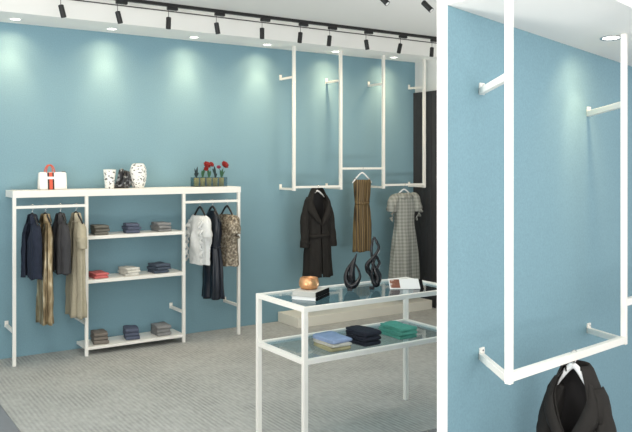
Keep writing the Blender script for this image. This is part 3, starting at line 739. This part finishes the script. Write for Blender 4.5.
# books and bowl
def book(label, loc, rz, W, L, h, cover, pages):
    t = thing('book', label, 'book', loc, rz, 'books on the table')
    bm = B(); box(bm, -L/2, -W/2, h*0.12, L/2-0.0, W/2-0.004, h*0.88); obj('pages', bm, pages, t)
    bm = B(); 
    box(bm, -L/2-0.003, -W/2-0.004, 0, L/2+0.003, W/2, h*0.11, 0.0008); box(bm, -L/2-0.003, -W/2-0.004, h*0.89, L/2+0.003, W/2, h, 0.0008)
    obj('cover', bm, cover[0], t)
    bm = B(); box(bm, -L/2-0.003, -W/2-0.0075, 0.0004, L/2+0.003, -W/2-0.001, h-0.0004, 0.0015); obj('spine', bm, cover[1], t)
    return t
M['spine_black'] = mat('matte_black_book_cloth', (0.012, 0.012, 0.013), 0.9, spec=0.05)
M['book_grey'] = mat('grey_book_cloth', srgb(196, 196, 190), 0.6); M['book_white'] = mat('white_book_cover', srgb(226, 228, 230), 0.4)
BR = math.radians(33)
bx, by = 2.375, -2.865
book('thin white book at the bottom of the pair under the copper bowl', (bx, by, ZG+0.0002), BR, 0.15, 0.19, 0.018, (M['book_white'], M['spine_black']), M['paper'])
book('thick grey book with black spine directly under the copper bowl', (bx, by, ZG+0.0185), BR, 0.148, 0.186, 0.030, (M['book_grey'], M['spine_black']), M['page_grey'])
t = thing('copper_bowl', 'round copper bowl standing on the grey book', 'bowl', (bx+0.0, by+0.012, ZG+0.049))
bm = B(); lathe(bm, [(0.040, 0.0), (0.048, 0.004), (0.0575, 0.020), (0.0590, 0.036), (0.056, 0.052), (0.051, 0.062), (0.047, 0.063), (0.050, 0.050), (0.052, 0.034), (0.046, 0.014), (0, 0.010)], 48); obj('bowl_body', bm, M['copper'], t, True)
bm = B(); tube(bm, [(0.0497*math.cos(2*PI*k/16), 0.0497*math.sin(2*PI*k/16), 0.0625, 0.0028) for k in range(16)], 64, 8, closed=True); obj('rim', bm, M['copper'], t, True)

# black sculptures
CY = math.radians(-33.6)
def sculpture(label, loc, rz, base, loops, height_note=None):
    t = thing('abstract_sculpture', label, 'sculpture', loc, rz, 'black sculptures on the table')
    bm = B(); box(bm, base[0]-base[2], -0.022, 0.0002, base[0]+base[2], 0.022, 0.018, 0.002); obj('base', bm, M['black_gloss'], t)
    for nm, pts, closed, fl in loops:
        bm = B(); tube(bm, pts, 90, 16, closed=closed, flat=fl); obj(nm, bm, M['black_gloss'], t, True)
    return t
RS = 1.3
k = 1.0/7.85*0.00632          # drawing unit of the outline
def o2(L, cx, zb): return [((x-cx)*k, y, (zb-z)*k+0.016, r*RS) for x, z, r, y in L]
sculpture('black teardrop loop sculpture nearer the books on the table', (2.722, -2.808, ZG), CY, (-0.016, 0, 0.016), [
    ('outer_loop', o2([(200, 108, .0015, 0), (165, 175, .006, .004), (128, 240, .010, .006), (116, 300, .012, 0), (140, 352, .017, -.006), (180, 350, .015, -.008), (212, 312, .010, -.006), (222, 275, .006, -.002), (205, 225, .005, .003), (182, 190, .004, .006)], 165, 372), False, 0.9),
    ('inner_blade', o2([(198, 112, .002, 0), (172, 190, .010, -.008), (160, 260, .015, -.012), (160, 320, .018, -.008), (165, 362, .014, 0)], 165, 372), False, 0.55)])
sculpture('black twisted figure-eight sculpture beside the teardrop one on the table', (2.862, -2.845, ZG), CY, (-0.014, 0, 0.015), [
    ('upper_loop', o2([(312, 150, .006, .006), (310, 80, .006, .004), (322, 12, .005, 0), (332, -6, .004, 0), (350, 30, .006, -.003), (366, 72, .007, -.004), (345, 120, .008, -.006), (305, 165, .009, -.006), (278, 205, .012, 0), (282, 250, .012, .006), (312, 290, .012, .006), (335, 345, .016, 0)], 330, 372), False, 0.9),
    ('lower_loop', o2([(312, 150, .006, .006), (322, 200, .008, .006), (345, 260, .013, .004), (362, 315, .015, 0), (345, 355, .015, -.004), (322, 320, .010, -.006), (312, 250, .006, -.008), (326, 190, .005, -.008), (345, 140, .006, -.006), (360, 165, .006, 0), (370, 195, .007, .002), (352, 240, .009, .006), (372, 290, .010, .004), (362, 335, .012, 0)], 330, 372), False, 0.9)])

# sloped picture card
t = thing('display_card', 'white sloped card with a brown picture at the right end of the table', 'card holder', (3.034, -2.930, ZG), math.radians(-30))
pw, ph, tl = 0.190, 0.085, math.radians(38)
Rm = Matrix.Translation((0, -0.028, 0.002)) @ Matrix.Rotation(tl, 4, 'X')
bm = B(); box(bm, -pw/2, 0, -0.003, pw/2, ph, 0.0, 0.0006, Rm); obj('card', bm, M['paper'], t)
bm = B(); box(bm, -pw/2+0.006, 0.008, 0.0003, -pw/2+0.066, ph-0.006, 0.0011, 0, Rm); obj('picture', bm, M['photo_print'], t)
bm = B(); 
for x in (-0.05, pw/2-0.006):
    bar(bm, (x, -0.02+ph*math.cos(tl)*0.9, 0.007), (x, -0.028+ph*math.cos(tl)*0.95, ph*math.sin(tl)*0.9), 0.010, 0.005, 0.0005)
box(bm, -pw/2+0.02, 0.0, -0.0065, pw/2+0.006, ph-0.004, -0.0035, 0.0006, Rm)
box(bm, pw/2-0.02, -0.026, 0.0003, pw/2+0.006, 0.045, 0.003, 0.0006)
for a, b in ((pw/2+0.002, pw/2+0.022),):
    tri = [[bm.verts.new((x, y, z)) for y, z in ((-0.030, 0.0005), (0.050, 0.0005), (0.040, 0.050), (0.030, 0.050))] for x in (a, b)]
    bm.faces.new(tri[0]); bm.faces.new(tri[1][::-1])
    for q in range(4): bm.faces.new((tri[0][q], tri[0][(q+1) % 4], tri[1][(q+1) % 4], tri[1][q]))
obj('black_stand', bm, M['spine_black'], t)

# ------------------------------------------------------------------ track lights
def track(y, x0, x1, label):
    bm = B(); box(bm, x0, y-0.017, CEIL-0.026, x1, y+0.017, CEIL-0.0005, 0.002)
    return tag(obj('lighting_track', bm, M['spot_black']), label, 'lighting track')
track(-0.742, -4.0, WR-0.01, 'long black lighting track on the ceiling along the white soffit')
track(-2.35, 2.2, 5.2, 'black lighting track on the ceiling in front of the table')
def spot(label, x, y, lean, tip=0.0, group='black track spotlights', big=False):
    t = thing('track_spotlight', label, 'spotlight', (x, y, CEIL-0.026), 0, group)
    bm = B(); box(bm, -0.012, -0.017, -0.026, 0.078, 0.017, -0.0002, 0.004); obj('adapter', bm, M['spot_black'], t)
    bm = B(); tube(bm, [(0, 0, -0.025, 0.0022), (0, 0, -0.06, 0.0022), (0, 0, -0.094, 0.0022)], 6, 8); obj('stem', bm, M['spot_black'], t, True)
    mt = Matrix.Translation((0, 0, -0.088)) @ Matrix.Rotation(lean, 4, 'Y') @ Matrix.Rotation(tip, 4, 'X')
    bm = B(); lathe(bm, [(0.010, 0.004), (0.0195, 0.0), (0.0205, -0.003), (0.0205, -0.094), (0.0165, -0.094), (0.0155, -0.082), (0, -0.082)], 28, mt)
    h = obj('lamp_head', bm, M['spot_black'], t)
    bm = B(); lathe(bm, [(0.0160, -0.0942), (0.011, -0.0962), (0, -0.097)] if big else [(0.0152, -0.0825), (0.010, -0.086), (0, -0.087)], 24, mt); obj('lens', bm, M['lens'], h, True)
    return t
ordw = ['first', 'second', 'third', 'fourth', 'fifth', 'sixth', 'seventh', 'eighth', 'ninth', 'tenth']
heads = [(1.515, -.25), (1.952, -.26), (2.379, .03), (2.809, -.18), (3.255, 0.0), (3.657, .11), (3.981, .12), (4.408, -.2), (4.842, .26), (5.264, .08)]
for i, (x, ln) in enumerate(heads):
    spot('%s black spotlight from the left on the track along the soffit' % ordw[i], x, -0.742, ln)
spot('black spotlight at the top edge left of the white partition edge', 3.725, -2.33, -0.40, -0.68, big=True)
spot('black spotlight cut by the top edge above the ninth soffit spotlight', 3.31, -2.33, -0.40, -0.68, big=True)

# recessed downlights
def downlight(label, loc, tilt_to, energy, group, rot=None):
    t = thing('recessed_downlight', label, 'downlight', loc, 0, group)
    if rot: t.rotation_euler = rot
    bm = B(); lathe(bm, [(0.036, -0.0005), (0.048, -0.0005), (0.048, -0.004), (0.043, -0.006), (0.036, -0.003)], 36, cap=False); obj('ring', bm, M['trim_white'] if not rot else M['chrome'], t, True)
    bm = B(); lathe(bm, [(0.0365, -0.0008), (0.0365, -0.0026), (0, -0.0030)], 32); obj('lens', bm, M['lamp'], t, True)
    l = bpy.data.lights.new('downlight_beam', 'SPOT'); l.energy = energy; l.spot_size = SPOT_A; l.spot_blend = 1.0; l.shadow_soft_size = 0.03; l.color = (1.0, 0.73, 0.44)
    lo = bpy.data.objects.new('downlight_beam', l); C.objects.link(lo)
    p = Vector(loc)+Vector((0, 0, -0.012)); lo.location = p
    lo.rotation_euler = (Vector(tilt_to)-p).to_track_quat('-Z', 'Y').to_euler()
    l2 = l.copy(); l2.energy = energy*0.55; l2.spot_size = math.radians(125); l2.name = 'downlight_spill'
    lo2 = bpy.data.objects.new('downlight_spill', l2); C.objects.link(lo2); lo2.location = p; lo2.rotation_euler = lo.rotation_euler
    return t
SPOT_A = math.radians(58)
E_DL = 18.5
E_TR = 7.0
for i, x in enumerate((1.303, 2.087, 2.849, 3.62, 4.428, 5.205)):
    downlight('%s round downlight from the left in the white soffit' % ordw[i], (x, -0.20, SOF), (x, -0.20+0.36, SOF-1.0), E_DL, 'round downlights in the soffit')

# ------------------------------------------------------------------ near display bay on the right: a thin partition with its own frame
E1 = Vector((0.9802, 0.198, 0)); NM = Vector((0.198, -0.9802, 0))     # along the partition, out of its blue face
W1 = Vector((2.212, -4.368, 0)); ST = W1-E1*0.2416; EN = W1+E1*2.1
TH = 0.0405
def slope(p):     # the bay's lowered ceiling falls slightly towards its far end
    return 2.20-0.0632*((0.5535*p.x+0.8328*(p.y+6.5))-2.83)
def prism(bm, pts, z0, z1):
    lo = [bm.verts.new((p.x, p.y, z0(p) if callable(z0) else z0)) for p in pts]
    hi = [bm.verts.new((p.x, p.y, z1(p) if callable(z1) else z1)) for p in pts]
    n = len(pts); bm.faces.new(lo[::-1]); bm.faces.new(hi)
    for k in range(n): bm.faces.new((lo[k], lo[(k+1) % n], hi[(k+1) % n], hi[k]))
bm = B(); prism(bm, [ST+E1*0.012, EN, EN-NM*TH, ST+E1*0.012-NM*TH], -0.006, CEIL)
struct('wall_partition', bm, M['blue'], 'teal blue partition of the near display bay')
bm = B(); prism(bm, [ST, ST+E1*0.012, ST+E1*0.012-NM*TH, ST-NM*TH], -0.006, CEIL)
struct('trim_5', bm, M['trim_white'], 'bright white end trim of the near partition')
DEP = 0.48
bm = B(); prism(bm, [ST+NM*0.0005, EN+NM*0.0005, EN+NM*DEP, ST+NM*DEP], slope, CEIL)
struct('trim_6', bm, M['white_paint'], 'white lowered ceiling over the near display bay')
def V(x, y, z): return Vector((x, y, z))
P1, P2 = V(1.967, -4.735, 0), V(2.955, -4.508, 0); P3 = P2+(P2-P1)*0.97
W2 = V(3.151, -4.178, 0); W3 = W2+(W2-W1)*0.97
nf = thing('near_hanging_frame', 'large white steel hanging frame close up before the blue partition at right', 'hanging frame')
PS = 0.0225
ref = (E1.x, E1.y, 0)
def at(p, z): return (p.x, p.y, z)
lev = {0: (1.887, 0.826, 1.898, 0.858), 1: (1.842, 0.778, 1.860, 0.815), 2: (1.80, 0.737, 1.815, 0.772)}
for i, (P, W) in enumerate(((P1, W1), (P2, W2), (P3, W3))):
    wu, wl, pu, pl = lev[i]
    bm = B(); bar(bm, at(P, pl-0.014), at(P, slope(P)-0.0005), PS, ref=ref); obj('post', bm, M['metal_white'], nf)
    for zw, zp in ((wu, pu), (wl, pl)):
        a = at(W, zw); b = at(P, zp)
        d = (Vector(b)-Vector(a)).normalized(); b2 = tuple(Vector(b)-d*0.010)
        bm = B(); bar(bm, tuple(Vector(a)+d*0.003), b2, 0.022, 0.026); br = obj('bracket', bm, M['metal_white'], nf)
        Rz = Matrix.Translation(a) @ Matrix.Rotation(math.atan2(E1.y, E1.x), 4, 'Z')
        bm = B(); box(bm, -0.015, -0.009, -0.013, 0.015, -0.0005, 0.034, 0.0012, Rz); obj('wall_plate', bm, M['metal_white'], br)
        bm = B(); lathe(bm, [(0.0045, 0), (0.0045, 0.003), (0.0, 0.0035)], 16, Rz @ Matrix.Translation((0, -0.009, 0.024)) @ Matrix.Rotation(PI/2, 4, 'X')); obj('screw', bm, M['chrome'], br)
ux = (P2-P1).normalized()
bm = B(); bar(bm, tuple(Vector(at(P1, 0.866))+ux*0.012), tuple(Vector(at(P2, 0.822))-ux*0.012), 0.024, 0.030); obj('hanging_rail', bm, M['metal_white'], nf)
bm = B(); bar(bm, tuple(Vector(at(P2, 0.985))+ux*0.012), tuple(Vector(at(P3, 0.955))-ux*0.012), 0.024, 0.030); obj('hanging_rail', bm, M['metal_white'], nf)
RA = math.atan2(ux.y, ux.x)
f = 0.50
HK = P1.lerp(P2, f); zk = 0.866+(0.822-0.866)*f
hk = (HK.x, HK.y, zk)
CR = math.radians(-84)
hanger('white hanger inside the coat on the near frame at right', hk, math.radians(-91), 0.10, 0.115, 0.036, M['white_hanger'], None, barh=0.014, thick=0.019)
ct = make_coat('dark charcoal coat hanging close up on the near frame at right', (hk[0]+0.022, hk[1], hk[2]-0.020), CR)
ct.scale = (0.88, 0.88, 0.86)
dl = V(2.972, -4.431, 0); dz = slope(dl)
tgt = dl-NM*0.40+E1*0.30
downlight('round downlight with metal ring above the near frame at right', (dl.x, dl.y, dz), (tgt.x, tgt.y, dz-1.0), E_DL*0.7, None, Vector((0.0632*0.5535, 0.0632*0.8328, 1)).to_track_quat('Z', 'Y').to_euler())

# ------------------------------------------------------------------ light
w = bpy.data.worlds.new('shop_daylight'); S.world = w; w.use_nodes = True
bg = w.node_tree.nodes['Background']; bg.inputs['Color'].default_value = (0.97, 0.98, 1.0, 1); bg.inputs['Strength'].default_value = 1.32
def area(loc, rot, sx, sy, e, col=(1, 0.98, 0.94)):
    l = bpy.data.lights.new('added_fill', 'AREA'); l.shape = 'RECTANGLE'; l.size = sx; l.size_y = sy; l.energy = e; l.color = col  # fill lamp added for brightness, no fixture behind it
    o = bpy.data.objects.new('added_fill', l); C.objects.link(o); o.location = loc; o.rotation_euler = rot; return o
for x, y, e in ((0.6, -3.6, 16), (2.6, -2.0, 12), (4.4, -2.2, 6), (0.6, -6.2, 16), (2.4, -6.6, 8)):  # overhead fills added just below the ceiling
    area((x, y, CEIL-0.02), (0, 0, 0), 1.0, 0.5, e)

for (x, y, e) in ((1.9, -8.0, 70), (-1.6, -4.2, 260), (-0.5, -8.2, 150), (4.75, -2.75, 50)):          # upward fill lamps added out of view to brighten ceiling and soffits
    o = area((x, y, 0.35), (PI, 0, 0), 1.6, 0.8, e); o.name = 'added_up_fill'
for hx, ln in heads:                                                             # the lit track spotlights
    l = bpy.data.lights.new('spotlight_beam', 'SPOT'); l.energy = E_TR; l.spot_size = math.radians(150); l.spot_blend = 1.0; l.shadow_soft_size = 0.06; l.color = (1, 0.83, 0.60)
    o = bpy.data.objects.new('spotlight_beam', l); C.objects.link(o)
    o.location = (hx-math.sin(ln)*0.1, -0.742, CEIL-0.026-0.088-0.1); o.rotation_euler = (0.25, ln*0.6, 0)

area((0.2, -9.3, 1.9), (PI/2-0.1, 0, -0.25), 3.0, 2.0, 80, (1, 0.99, 0.97)).name = 'added_front_fill'  # frontal fill added behind the camera, no window there

# ------------------------------------------------------------------ camera
cam = bpy.data.cameras.new('camera'); co = bpy.data.objects.new('camera', cam); C.objects.link(co)
co.location = (0, -6.5, 1.6)
co.rotation_euler = (PI/2, 0, -math.atan2(0.5535, 0.8328))
cam.sensor_width = 36; cam.lens = 36*747/632; cam.shift_y = -(216-163)/632; cam.clip_start = 0.05
S.camera = co
S.view_settings.view_transform = 'Standard'; S.view_settings.look = 'None'; S.view_settings.exposure = 0.0; S.view_settings.gamma = 1.0
S.view_settings.use_curve_mapping = False
